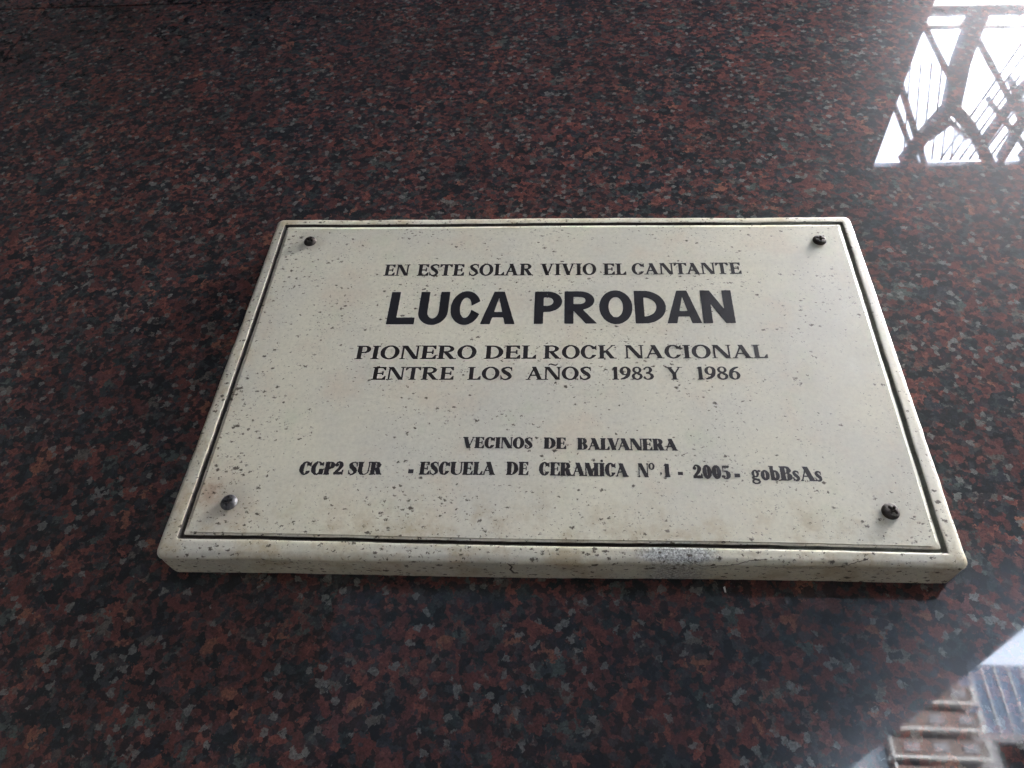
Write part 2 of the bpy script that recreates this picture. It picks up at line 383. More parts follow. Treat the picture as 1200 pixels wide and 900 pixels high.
# bare street tree over the canopy
random.seed(11)
tree = empty('bare_street_tree', (3.5, -2.9, -1.75))
tag(tree, 'bare branched street tree mirrored in the top right of the granite', 'tree')
tr = MB(); tw = MB()
def branch(p, d, L, r, lvl):
    pts = [p]; rr = [r]; q = p; dd = d
    for i in range(5):
        sg = .16 if lvl else .02; dd = (dd + Vector((random.gauss(0, sg), random.gauss(0, sg), random.gauss(0, .12)+.03))).normalized()
        q = q + dd*L/5; pts.append(q); rr.append(r*(1-.13*(i+1)))
    (tr if lvl < 2 else tw).tube([tuple(a) for a in pts], rr, 8 if lvl < 2 else 4)
    if lvl >= 7: return
    nb = 4 if lvl < 2 else 3
    for i in range(nb):
        k = random.randint(2, 5) if lvl else random.randint(4, 5); ax = Vector((random.gauss(0, 1), random.gauss(0, 1), random.gauss(0, .6))).normalized()
        branch(pts[k], (dd*.75 + ax*.75).normalized(), (L*random.uniform(.58, .76) if lvl else random.uniform(1.7, 2.2)), rr[k]*.62, lvl+1)
branch(Vector((3.5, -2.9, -1.75)), Vector((-.03, -.02, 1)), 5.3, .10, 0)
tr.build('trunk', M['bark'], tree, True)
o = tw.build('twig', M['bark'], tree, True); o['kind'] = 'stuff'

# houses on the far side of the street, to the right of the canopy edge
bh = empty('brick_apartment_house', (6.2, -14.5, -1.75))
tag(bh, 'brown brick house with white edged balconies mirrored at the bottom right', 'house')
MB().box(5.40, 6.90, -18, -14.30, -1.75, 11.4).build('wall', M['brick'], bh)  # unseen upper storeys raised to block sky light
for i, z in enumerate((1.85, 2.30, 2.75, 3.18, 3.63, 4.07, 4.7, 5.3, 5.9, 6.5, 7.1, 7.7, 8.3, 8.9, 9.5, 10.1)):
    x0 = 5.41 if i < 4 else 5.45
    bal = MB().box(x0, 6.97, -14.30, -14.0, z-.02, z+.25).build('balcony', M['brick'], bh)
    MB().box(x0-.02, 6.99, -14.32, -13.97, z-.055, z-.022).box(x0-.02, x0+.015, -13.997, -13.97, z-.02, z+.29).box(6.955, 6.99, -13.997, -13.97, z-.02, z+.27).build('white_edge', M['white'], bal)
    for q in range(3):
        xa = x0+.18+q*.48
        wn = MB().box(xa, xa+.30, -14.31, -14.295, z+.27, z+.40).build('window', M['glass'], bh)
        MB().box(xa+.02, xa+.26, -13.996, -13.985, z+.05, z+.19).build('recess_panel', M['greywall'], bal)
MB().box(5.3, 7.0, -18.1, -14.25, 11.4, 11.5).build('roof', M['white'], bh)
ph = empty('pale_house', (4.6, -14.8, -1.75))
tag(ph, 'pale blue rendered house beside the brick one in the reflection', 'house')
MB().box(-6.0, 5.37, -18, -14.25, -1.75, 10.45).build('wall', M['pale'], ph)  # height above the mirrored part raised to block sky light
MB().box(-6.1, 5.375, -18.05, -14.2, 10.45, 10.55).build('roof', M['white'], ph)
tw_ = empty('blue_glazed_block', (8, -15.6, -1.75))
tag(tw_, 'blue glazed office block with thin pale mullions in the reflection', 'office block')
MB().box(7.20, 10.5, -19, -15.0, 3.8, 5.05).build('glazing', M['blue'], tw_)
for q in range(14):
    MB().box(7.25+q*.24, 7.27+q*.24, -15.0, -14.97, 3.8, 5.05).build('mullion', M['white'], tw_)
MB().box(7.15, 10.6, -19, -14.9, -1.75, 3.8).box(9.10, 16.0, -15.4, -14.95, 3.8, 13.0).box(10.6, 16.0, -19, -14.95, -1.75, 3.8).build('wall', M['greywall'], tw_)  # tall slab beyond the glazing is unseen, added to block sky light
for q in range(4):
    for zz in (2.2, 3.2):
        f = MB().box(7.6+q*.7, 8.0+q*.7, -14.92, -14.90, zz, zz+.45).build('window', M['glass'], tw_)
        MB().box(7.56+q*.7, 7.6+q*.7, -14.94, -14.9, zz-.04, zz+.49).box(8.0+q*.7, 8.04+q*.7, -14.94, -14.9, zz-.04, zz+.49).box(7.56+q*.7, 8.04+q*.7, -14.94, -14.9, zz+.2, zz+.23).build('frame', M['white'], f)
for i in range(4):
    b = MB().tube([(4+k*1.5, -12, 4.75+i*.28+.03*(k-3)**2) for k in range(8)], .008, 5)
    tag(b.build('overhead_cable', M['iron']), '%s of the four thin overhead cables against the mirrored sky' % ('lowest', 'second lowest', 'second highest', 'highest')[i], 'cable', 'overhead cables across the street')

# ------------------------------------------------------------------ the plaque
Wd, Hd = .3775, .2434
plaque = empty('memorial_plaque', (0, 0, 0))
tag(plaque, 'cream glazed ceramic plaque with black Spanish lettering, four screws and a grimy groove', 'plaque')

def warp(x, z):
    """hand-cut outline: nominal rectangle to the slightly crooked one"""
    u = x/(Wd/2); v = z/(Hd/2)
    du = -.0002 - .0006*v*(-1 if u < 0 else 1)*.3
    x2 = x + .00045*math.sin(v*2.2+1.0) + (.0009*max(0, -v) if u > 0 else 0.0)*abs(u)
    z2 = z - .0014*u*abs(v)*(.8 if v > 0 else -.2) + .0003*math.sin(u*5+v)
    return x2, z2

NS = (150, 96)      # points along a long and a short side
NC = 7              # points round a corner
def ring(ins, y, rad, amp=0.0):
    hx, hz = Wd/2-ins, Hd/2-ins; r = max(rad, .0002); P = []
    cs = ((hx-r, hz-r, 0), (-(hx-r), hz-r, 90), (-(hx-r), -(hz-r), 180), (hx-r, -(hz-r), 270))
    for i, (cx, cz, a0) in enumerate(cs):
        for k in range(NC):
            a = math.radians(a0+90*k/(NC-1)); P.append((cx+r*math.cos(a), cz+r*math.sin(a), math.cos(a), math.sin(a)))
        nx, nz, _ = cs[(i+1) % 4]
        p0 = P[-1]; a1 = math.radians(cs[(i+1) % 4][2]); p1 = (nx+r*math.cos(a1), nz+r*math.sin(a1))
        m = NS[0] if i % 2 == 0 else NS[1]
        for k in range(1, m):
            t = k/m; P.append((p0[0]+(p1[0]-p0[0])*t, p0[1]+(p1[1]-p0[1])*t, p0[2], p0[3]))
    out = []
    for x, z, nx, nz in P:
        q = Vector((x*45, y*45, z*45)); d = noise.noise(q)*amp*.45 + noise.noise(q*5)*amp*.45
        x, z = warp(x+nx*d, z+nz*d)
        e = min(1.0, max(0.0, 1-ins/.0060)); u = x/(Wd/2); v = z/(Hd/2)
        x += math.copysign(1, u)*min(1, abs(u)**6)*e*(1-v)/2*(.0034 if u < 0 else .0023)      # the rim broadens towards the foot
        z -= e*min(1, max(0, -v)**6)*(.0023-.0017*u)
        yy = y + (noise.noise(Vector((x*30, 7.7, z*30)))*amp*.6 if not .00014 < y < .0003 else 0.0)
        out.append((x, yy, z))
    return out

def lathe(profile, name, mat, close=False, mat2=None, mat2_from=None):
    V = []; F = []; n = None
    for ins, y, rad, amp in profile:
        r = ring(ins, y, rad, amp); n = len(r); V += r
    for i in range(len(profile)-1):
        for k in range(n):
            k2 = (k+1) % n; F.append((i*n+k, (i+1)*n+k, (i+1)*n+k2, i*n+k2))
    if close:
        b = (len(profile)-1)*n; F.append(tuple(b+k for k in range(n)))
        for k in range(b, b+n): V[k] = (V[k][0], profile[-1][1], V[k][2])
    o = meshobj(name, V, F, mat, plaque, True)
    if close: o.data.polygons[len(F)-1].use_smooth = False
    if mat2:
        o.data.materials.append(mat2)
        for i in range(len(profile)-1):
            if mat2_from <= i:
                for k in range(n): o.data.polygons[i*n+k].material_index = 1
    return o

mm = .001
border_prof = [(.5*mm, WALL-.0004, .0042, .0004), (.3*mm, 17*mm, .0042, .0006), (.2*mm, 12*mm, .0042, .0006), (.1*mm, 8*mm, .0042, .0006),
    (.1*mm, 4.5*mm, .0042, .0005), (-.1*mm, 3.0*mm, .0042, .0005), (-.05*mm, 2.0*mm, .0042, .0005), (.25*mm, 1.1*mm, .004, .0005), (.75*mm, .45*mm, .0036, .0005),
    (1.4*mm, .12*mm, .0030, .0004), (2.6*mm, .05*mm, .002, .0003), (4.0*mm, 0, .0016, .0003), (5.2*mm, -.12*mm, .0013, .0003),
    (5.8*mm, -.02*mm, .0011, .0004), (6.15*mm, .35*mm, .001, .0005), (6.35*mm, 1.0*mm, .0008, .0005), (6.6*mm, 1.8*mm, .0008, .0004), (7.5*mm, 2.2*mm, .0008, .0002)]
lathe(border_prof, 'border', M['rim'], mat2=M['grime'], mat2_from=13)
panel_prof = [(7.5*mm, 2.2*mm, .0008, .0002), (7.9*mm, 1.9*mm, .0010, .0004), (8.0*mm, 1.1*mm, .0011, .0006), (8.1*mm, .45*mm, .0012, .0005),
    (8.28*mm, .20*mm, .0013, .0004), (8.6*mm, .152*mm, .0014, .0003), (9.6*mm, .15*mm, .0015, 0.0)]
lathe([p for p in reversed(panel_prof)][::-1], 'face_panel', M['ceramic'], close=True)
FACE = .15*mm
# packed dirt with painted shade is its own material on the panel's groove flank
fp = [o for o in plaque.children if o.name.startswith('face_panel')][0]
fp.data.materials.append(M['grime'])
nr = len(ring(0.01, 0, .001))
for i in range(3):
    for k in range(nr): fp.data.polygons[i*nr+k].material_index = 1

# ---- lettering: glyphs drawn as distance fields, contoured to flat printed shapes
class G:
    """field helpers on a fixed grid; negative is ink"""
    def __init__(s, res=.018):
        s.res = res; xs = np.arange(-.25, 1.75, res); ys = np.arange(-.45, 1.35, res)
        s.xs, s.ys = xs, ys; s.X, s.Y = np.meshgrid(xs, ys)
    def box(s, x0, x1, y0, y1): return np.maximum(np.maximum(x0-s.X, s.X-x1), np.maximum(y0-s.Y, s.Y-y1))
    def ell(s, cx, cy, rx, ry): return (np.hypot((s.X-cx)/rx, (s.Y-cy)/ry)-1)*min(rx, ry)
    def poly(s, *pts):
        a = sum(p[0]*q[1]-q[0]*p[1] for p, q in zip(pts, pts[1:]+pts[:1]))
        if a < 0: pts = pts[::-1]
        d = np.full(s.X.shape, -9.)
        for p, q in zip(pts, pts[1:]+pts[:1]):
            L = math.hypot(q[0]-p[0], q[1]-p[1]); d = np.maximum(d, ((q[1]-p[1])*(s.X-p[0])-(q[0]-p[0])*(s.Y-p[1]))/L)
        return d
    def brush(s, pts, ws):
        """pen stroke through points (Catmull-Rom), ws = half widths"""
        d = np.full(s.X.shape, 9.); P = [pts[0]]+list(pts)+[pts[-1]]; Wq = [ws[0]]+list(ws)+[ws[-1]]
        for i in range(1, len(P)-2):
            for k in range(14):
                t = k/14.; a = [-.5*t+t*t-.5*t**3, 1-2.5*t*t+1.5*t**3, .5*t+2*t*t-1.5*t**3, -.5*t*t+.5*t**3]
                x = sum(a[j]*P[i-1+j][0] for j in range(4)); y = sum(a[j]*P[i-1+j][1] for j in range(4))
                w = Wq[i]+(Wq[i+1]-Wq[i])*t; d = np.minimum(d, np.hypot(s.X-x, s.Y-y)-w)
        return np.minimum(d, np.hypot(s.X-P[-1][0], s.Y-P[-1][1])-ws[-1])
gr = G()
def U(*a):
    r = a[0]
    for b in a[1:]: r = np.minimum(r, b)
    return r
def SUB(a, b): return np.maximum(a, -b)
def smin(a, b, k):
    h = np.clip(.5+.5*(b-a)/k, 0, 1); return b*(1-h)+a*h-k*h*(1-h)

class Face:
    """s thick stroke, t hair stroke, f serif reach, q serif height, w width factor, k bracket"""
    def __init__(s, s_, t, f, q, w, k): s.s, s.t, s.f, s.q, s.w, s.k = s_, t, f, q, w, k
    def stem(s, x, y0=0., y1=1., w=None, lo=True, hi=True):
        w = w or s.s; d = gr.box(x-w/2, x+w/2, y0, y1)
        if s.f > 0:
            if lo: d = smin(d, gr.box(x-w/2-s.f, x+w/2+s.f, y0, y0+s.q), s.k)
            if hi: d = smin(d, gr.box(x-w/2-s.f, x+w/2+s.f, y1-s.q, y1), s.k)
        return np.maximum(d, np.maximum(y0-gr.Y, gr.Y-y1))
    def foot(s, x, y, w):
        return gr.box(x-w/2-s.f, x+w/2+s.f, y-s.q if y > .5 else y, y if y > .5 else y+s.q)
    def diag(s, xa, ya, xb, yb, w):
        return gr.poly((xa-w/2, ya), (xa+w/2, ya), (xb+w/2, yb), (xb-w/2, yb))
    def bowl(s, x0, x1, y0, y1, th, tv, sq=.42):
        cx = x0+(x1-x0)*sq; cy = (y0+y1)/2
        o = U(gr.box(x0, cx, y0, y1), np.maximum(gr.ell(cx, cy, x1-cx, (y1-y0)/2), cx-gr.X))
        i = U(gr.box(x0-.1, cx, y0+tv, y1-tv), np.maximum(gr.ell(cx, cy, x1-th-cx, (y1-y0)/2-tv), cx-gr.X))
        return SUB(o, i)
    def beak(s, x, y, dirn, h):
        b = s.t*1.1+.02
        return gr.poly((x, y), (x, y-dirn*h), (x-b*.5, y-dirn*h), (x-b-.10, y-dirn*s.t), (x-b-.10, y))
    def glyph(s, c):
        f, q, t, S, w = s.f, s.q, s.t, s.s, s.w
        b = f > 0; m = f+S/2+.01            # centre of the left stem
        if c in 'EFL':
            W = (.70 if c == 'E' else .64)*w + (.10 if not b else 0); d = s.stem(m)
            tt = t if b else S*.78
            if c == 'E':
                d = U(d, gr.box(m, W, 1-tt, 1), gr.box(m, W*.86, .5-tt/2, .5+tt/2))
                if b: d = U(d, s.beak(W, 1, 1, .27), gr.box(W*.80-t*.5, W*.80+t*.5, .36, .66))
            d = U(d, gr.box(m, W+.02*w, 0, tt))
            if b: d = U(d, s.beak(W+.03*w, 0, -1, .30))
            return d, W+.03*w
        if c == 'T':
            W = .78*w; x = W/2; d = U(s.stem(x, hi=False), gr.box(0.01, W-.01, 1-t, 1), s.beak(W, 1, 1, .27))
            return U(d, gr.poly((0, 1), (0, .73), (t*.55+.01, .73), (t+.12, 1-t), (t+.12, 1))), W
        if c == 'I': return s.stem(m), 2*m
        if c in 'N':
            W = .90*w if b else .84*w
            if not b:
                d = U(gr.box(0, S, 0, 1), gr.box(W-S, W, 0, 1), gr.poly((0, 1), (S*1.02, 1), (W, 0), (W-S*1.02, 0)))
                return np.maximum(d, np.maximum(-gr.Y, gr.Y-1)), W
            tv = max(t*1.15, .045); xl = f+.06; xr = W-f-.03
            d = U(gr.box(xl-tv/2, xl+tv/2, 0, 1), gr.box(xr-tv/2, xr+tv/2, 0, 1), s.diag(xl+S*.30, 1, xr-S*.42+tv/2, 0, S*1.15))
            return U(d, s.foot(xl, 0, tv), s.foot(xr, 1, tv), gr.box(xl-f, xl+S*.5, 1-q, 1)), W
        if c == 'M':
            W = 1.05*w; tv = max(t*1.15, .045); xl = f+.04; xr = W-m
            d = U(gr.box(xl-tv/2, xl+tv/2, 0, 1), s.stem(xr), s.diag(xl+S*.35, 1, W*.47, 0, S*1.1), s.diag(xr-.02, 1, W*.47, 0, t*1.2))
            return U(d, s.foot(xl, 0, tv), gr.box(xl-f, xl+S*.5, 1-q, 1)), W
        if c in 'OC0Q':
            W = {'O': .88, 'C': .80, '0': .62}[c]*w + (0 if b else .02)
            o = gr.ell(W/2, .5, W/2, .52); tt = t if b else S*.80; sx = S*1.02
            d = SUB(o, gr.ell(W/2, .5, max(.03, W/2-sx), .52-tt))
            if c == 'C':
                if b:
                    cut = gr.box(W-sx-.01, W+.2, .30, .69); d = SUB(d, cut)
                    d = SUB(d, gr.box(W-t-.10, 2, .5, .78)) if False else d
                    d = U(np.maximum(d, -gr.box(W*.62, 2, .28, .70)), gr.poly((W-.03, 1.0), (W-.03, .64), (W-.03-t*.7, .64), (W-.16, .90)))
                else:
                    d = SUB(d, gr.poly((W*.56, .5), (W*1.25, .83), (W*1.25, .17)))
                    d = SUB(d, gr.poly((W*.80, .5), (W*.60, .56), (W*1.25, .66), (W*1.25, .34), (W*.60, .44)))
            return d, W
        if c == 'A':
            W = (.90 if b else .92)*w; ap = W*.5
            if not b:
                d = SUB(gr.poly((0, 0), (ap-S*.56, 1), (ap+S*.56, 1), (W, 0)), gr.poly((S*1.05, -.01), (W-S*1.05, -.01), (ap, .80)))
                return U(d, np.maximum(gr.box(W*.2, W*.8, .20, .37), gr.poly((0, 0), (ap-S*.56, 1), (ap+S*.56, 1), (W, 0)))), W
            xl = f+.05; xr = W-f-S*.40; tv = max(t*1.2, .05)
            d = U(s.diag(xl, 0, ap, 1, tv), s.diag(xr, 0, ap-S*.20, 1, S*1.08), np.maximum(gr.box(xl, xr, .30, .30+t), gr.poly((xl, 0), (ap, 1), (xr, 0))))
            return U(d, s.foot(xl, 0, tv), gr.box(xr-S*.55-f, xr+S*.55+f*.8, 0, q)), W
        if c == 'V':
            W = .88*w; xl = f+S*.40; xr = W-f-.05; tv = max(t*1.2, .05); ap = W*.52
            d = U(s.diag(xr, 1, ap, 0, tv), s.diag(xl, 1, ap, 0, S*1.08))
            return U(d, s.foot(xr, 1, tv), gr.box(xl-S*.55-f*.8, xl+S*.55+f, 1-q, 1)), W
        if c == 'Y':
            W = .86*w; xl = f+S*.45; xr = W-f-.05; tv = max(t*1.3, .06); cx = W*.52
            d = U(s.stem(cx, 0, .48, hi=False), s.diag(xl, 1, cx, .42, S*1.05), s.diag(xr, 1, cx+.03, .44, tv))
            return U(d, s.foot(xr, 1, tv), gr.box(xl-S*.55-f*.7, xl+S*.55+f, 1-q, 1)), W
        if c in 'PRDB':
            if not b:
                if c == 'P': W = .76*w; return U(gr.box(0, S, 0, 1), s.bowl(0, W, .36, 1, S*.98, S*.72, .45)), W
                if c == 'D': W = .84*w; return U(gr.box(0, S, 0, 1), s.bowl(0, W, 0, 1, S*1.02, S*.80, .30)), W
                if c == 'R':
                    W = .86*w; d = U(gr.box(0, S, 0, 1), s.bowl(0, W-.04, .42, 1, S*.98, S*.68, .50))
                    return U(d, gr.poly((S*.9, .42), (S*1.75, .50), (W+.03, 0), (W-S*1.12, 0))), W+.03
            st = s.stem(m)
            if c == 'P': W = .70*w; return U(st, s.bowl(m, W, .44, 1, S*.95, t)), W
            if c == 'D': W = .86*w; return U(st, s.bowl(m, W, 0, 1, S*1.02, t, .25)), W
            if c == 'B':
                W = .76*w; return U(st, s.bowl(m, W-.05, .50-t/2, 1, S*.92, t), s.bowl(m, W, 0, .50+t/2, S, t)), W
            if c == 'R':
                W = .84*w; d = U(st, s.bowl(m, W-.10, .48, 1, S*.92, t))
                return U(d, gr.poly((m+S*.45, .50), (m+S*.55+S*1.05, .50), (W+.0, 0), (W-S*1.15, 0)), gr.box(W-S*.9, W+f*.6, 0, q)), W+f*.5
        if c == 'K':
            W = .90*w; xr = W-f-.06
            d = U(s.stem(m), s.diag(xr-.03, 1, m+S*.3, .38, max(t*1.3, .06)), s.diag(W-f-S*.5, 0, m+S*.95, .60, S*1.1))
            return U(d, gr.box(xr-f-.06, xr+f, 1-q, 1), gr.box(W-S*.95-f*1.3, W, 0, q)), W
        if c == 'U':
            if not b:
                W = .80*w; o = U(gr.box(0, W, .36, 1), np.maximum(gr.ell(W/2, .38, W/2, .40), gr.Y-.38))
                i = U(gr.box(S, W-S, .36, 1.1), np.maximum(gr.ell(W/2, .38, W/2-S, .20), gr.Y-.38)); return SUB(o, i), W
            W = .88*w; xl = m; xr = W-f-.03; tv = max(t*1.2, .05)
            o = U(gr.box(xl-S/2, xr+tv/2, .33, 1-q*.0), np.maximum(gr.ell((xl-S/2+xr+tv/2)/2, .34, (xr+tv/2-xl+S/2)/2, .36), gr.Y-.34))
            i = U(gr.box(xl+S/2, xr-tv/2, .33, 1.1), np.maximum(gr.ell((xl+S/2+xr-tv/2)/2, .34, (xr-tv/2-xl-S/2)/2, .36-t), gr.Y-.34))
            return U(SUB(o, i), s.foot(xl, 1, S), s.foot(xr, 1, tv)), W
        if c == 'S':
            W = .62*w; h = S*.52; hh = max(t*.55, .03)
            x = lambda v: v*W
            d = s_ = gr.brush([(x(.90), .84), (x(.66), .975-hh*.4), (x(.40), .97-hh), (x(.20), .80), (x(.34), .61), (x(.66), .42), (x(.80), .22), (x(.58), .03+hh*.4), (x(.32), .02+hh*.3), (x(.08), .18)],
                              [hh*.8, hh, hh*1.2, h*.72, h*.98, h*.98, h*.72, hh*1.2, hh, hh*.8])
            d = U(d, gr.poly((x(.92), 1.0), (x(.96), .66), (x(.90), .66), (x(.78), .93)), gr.poly((x(.06), 0), (x(.02), .35), (x(.08), .35), (x(.22), .07)))
            return d, W
        if c == '1':
            W = .46*w; x = W*.58; d = s.stem(x, hi=False)
            return U(d, gr.poly((x+S/2, 1.0), (x-S/2, .97), (0, .80), (0.01, .74), (x-S/2, .84), (x, .8))), W
        if c in '23589': pass
        if c == '8':
            W = .60*w; d = U(SUB(gr.ell(W/2, .75, W*.43, .26), gr.ell(W/2+.0, .755, W*.43-S*.72, .26-t)), SUB(gr.ell(W/2, .26, W*.5, .285), gr.ell(W/2, .26, W*.5-S*.80, .285-t)))
            return U(d, s.diag(W*.22, .68, W*.78, .33, S*.8)), W
        if c in '96':
            W = .62*w; d = SUB(gr.ell(W/2, .32, W/2, .34), gr.ell(W/2+.01, .32, max(.03, W/2-S*.95), .34-t))
            k = [(W*.88, .95), (W*.55, .86), (W*.26, .64), (S*.52, .34)]; d = U(d, gr.brush(k, [t*.5, S*.32, S*.48, S*.50]))
            d = np.maximum(d, gr.X*0-1)
            if c == '9': d = d[::-1, ::-1]; d = s.shift(d, W)
            return d, W
        if c == '3':
            W = .58*w; o = U(SUB(gr.ell(W*.46, .76, W*.42, .26), gr.ell(W*.42, .76, W*.42-S*.75, .26-t)), SUB(gr.ell(W*.47, .26, W*.53, .28), gr.ell(W*.42, .26, W*.53-S*.80, .28-t)))
            o = np.maximum(o, -gr.box(-1, W*.34, .13, .86)); o = U(o, gr.box(W*.26, W*.6, .5-t*.5, .5+t*.7), gr.ell(W*.13, .83, .075, .075), gr.ell(W*.12, .17, .085, .085))
            return o, W
        if c == '2':
            W = .62*w; o = gr.brush([(W*.14, .78), (W*.28, .95), (W*.56, .94), (W*.72, .74), (W*.56, .46), (W*.16, .16)], [t*.8, t*.8, S*.26, S*.46, S*.36, t*1.0])
            return U(o, gr.ell(W*.20, .75, S*.42, .12), gr.poly((0.0, 0), (W*.97, 0), (W*.97, .22), (.0, .19)), gr.box(W*.88, W, 0, .36)), W
        if c == '5':
            W = .62*w; o = np.maximum(SUB(gr.ell(W*.46, .31, W*.50, .33), gr.ell(W*.38, .31, W*.50-S*.82, .33-t)), -gr.box(-1, W*.30, .12, .9))
            return U(o, gr.poly((W*.14, .48), (W*.14, 1), (W*.22, 1), (W*.22, .52)), gr.poly((W*.14, 1), (W*.90, 1), (W*.80, .82), (W*.14, .84)), gr.ell(W*.18, .17, S*.42, .10)), W
        if c == 'G':
            W = .88*w; o = gr.ell(W*.48, .5, W*.48, .52); d = SUB(o, gr.ell(W*.50, .5, max(.03, W*.48-S*.98), .52-t))
            d = np.maximum(d, -gr.box(W*.60, 2, .44, .72)); d = U(d, gr.box(W-S*.95, W-.03, .02, .44), gr.box(W-S*1.15, W+.03, .44-q, .44), gr.poly((W-.07, 1.0), (W-.07, .66), (W-.07-t*.7, .66), (W-.20, .92)))
            return d, W
        if c == '-': return gr.box(0, 1.0, .0, 1.0), 1.0
        if c == '.': return gr.ell(.5, .5, .5, .5), 1.0
        if c == 'o2':
            W = .52*w; return U(SUB(gr.ell(W/2, .78, W/2, .25), gr.ell(W/2, .78, W/2-S*.55, .25-t))), W
        # lower case
        if c == 'o': W = .60*w; return SUB(gr.ell(W/2, .34, W/2, .36), gr.ell(W/2, .34, max(.03, W/2-S*.92), .36-t)), W
        if c == 'b':
            W = .66*w; d = SUB(gr.ell(W*.58, .34, W*.42, .36), gr.ell(W*.54, .34, max(.03, W*.42-S*.80), .36-t))
            return U(gr.box(.04, .04+S*.85, 0, 1), gr.box(-.02, .10, 1-q, 1), d), W
        if c == 's':
            W = .46*w; k = lambda v: v*W
            d = gr.brush([(k(.88), .58), (k(.55), .67), (k(.22), .56), (k(.40), .40), (k(.70), .27), (k(.78), .12), (k(.45), .02), (k(.08), .12)], [t*.6, t*.8, S*.30, S*.42, S*.42, S*.30, t*.8, t*.6])
            return U(d, gr.box(k(.82), k(.92), .46, .68), gr.box(k(.03), k(.14), .0, .24)), W
        if c == 'g':
            W = .62*w; d = SUB(gr.ell(W*.46, .44, W*.40, .26), gr.ell(W*.46, .44, W*.40-S*.62, .26-t))
            d = U(d, SUB(gr.ell(W*.48, -.12, W*.46, .18), gr.ell(W*.48, -.12, W*.46-t*1.6, .18-t*1.3)), gr.brush([(W*.25, .22), (W*.16, .12), (W*.40, .04), (W*.75, -.0)], [t, t*1.1, S*.28, S*.25]))
            return U(d, gr.ell(W*.90, .63, .075, .07)), W
        raise KeyError(c)
    def shift(s, d, W):
        """re-register a half-turned field: x -> W-x, y -> 1-y"""
        out = np.full(d.shape, 9.)
        xi = (W-gr.xs-gr.xs[0])/gr.res; yi = (1-gr.ys-gr.ys[0])/gr.res
        src = d[::-1, ::-1]
        def samp(a, idx, axis):
            i0 = np.clip(np.floor(idx).astype(int), 0, a.shape[axis]-2); fr = np.clip(idx-i0, 0, 1)
            A = np.take(a, i0, axis); B = np.take(a, i0+1, axis)
            fr = fr[:, None] if axis == 0 else fr[None, :]
            return A*(1-fr)+B*fr
        return samp(samp(src, yi, 0), xi, 1)

def contour(D, xs, ys):
    """marching squares -> verts, polys of the region D<0; full cells merged along rows"""
    V = {}; vl = []; F = []
    def pt(x, y):
        k = (round(x, 5), round(y, 5))
        if k not in V: V[k] = len(vl); vl.append(k)
        return V[k]
    ins = D < 0
    for j in range(D.shape[0]-1):
        row = ins[j] | ins[j+1]
        if not row.any(): continue
        full = ins[j, :-1] & ins[j, 1:] & ins[j+1, :-1] & ins[j+1, 1:]
        anyc = ins[j, :-1] | ins[j, 1:] | ins[j+1, :-1] | ins[j+1, 1:]
        i = 0; n = D.shape[1]-1
        while i < n:
            if full[i]:
                k = i
                while k < n and full[k]: k += 1
                F.append((pt(xs[i], ys[j]), pt(xs[k], ys[j]), pt(xs[k], ys[j+1]), pt(xs[i], ys[j+1]))); i = k; continue
            if anyc[i]:
                c = [(xs[i], ys[j], D[j, i]), (xs[i+1], ys[j], D[j, i+1]), (xs[i+1], ys[j+1], D[j+1, i+1]), (xs[i], ys[j+1], D[j+1, i])]
                P = []
                for a in range(4):
                    p, q = c[a], c[(a+1) % 4]
                    if p[2] < 0: P.append(pt(p[0], p[1]))
                    if (p[2] < 0) != (q[2] < 0):
                        t = p[2]/(p[2]-q[2]); P.append(pt(p[0]+(q[0]-p[0])*t, p[1]+(q[1]-p[1])*t))
                P = list(dict.fromkeys(P))
                if len(P) > 2: F.append(tuple(P))
            i += 1
    return vl, F

ROMAN = Face(.255, .100, .105, .065, 1.16, .06)
ROMAN2 = Face(.275, .098, .110, .062, 1.34, .06)
GROT = Face(.264, .2, 0, 0, 1.06, 0)
FAT = Face(.300, .065, .050, .070, 1.04, .03)
FATLO = Face(.260, .065, .040, .060, .94, .03)
rng = np.random.RandomState(4)
def rough_field(D, amp, seed):
    """uneven print edge"""
    r = np.random.RandomState(seed); A = r.randn(D.shape[0]//3+2, D.shape[1]//3+2)
    yi = np.arange(D.shape[0])/3.; xi = np.arange(D.shape[1])/3.
    y0 = yi.astype(int); x0 = xi.astype(int); fy = (yi-y0)[:, None]; fx = (xi-x0)[None, :]
    N = (A[y0][:, x0]*(1-fy)*(1-fx)+A[y0+1][:, x0]*fy*(1-fx)+A[y0][:, x0+1]*(1-fy)*fx+A[y0+1][:, x0+1]*fy*fx)
    return D+N*amp

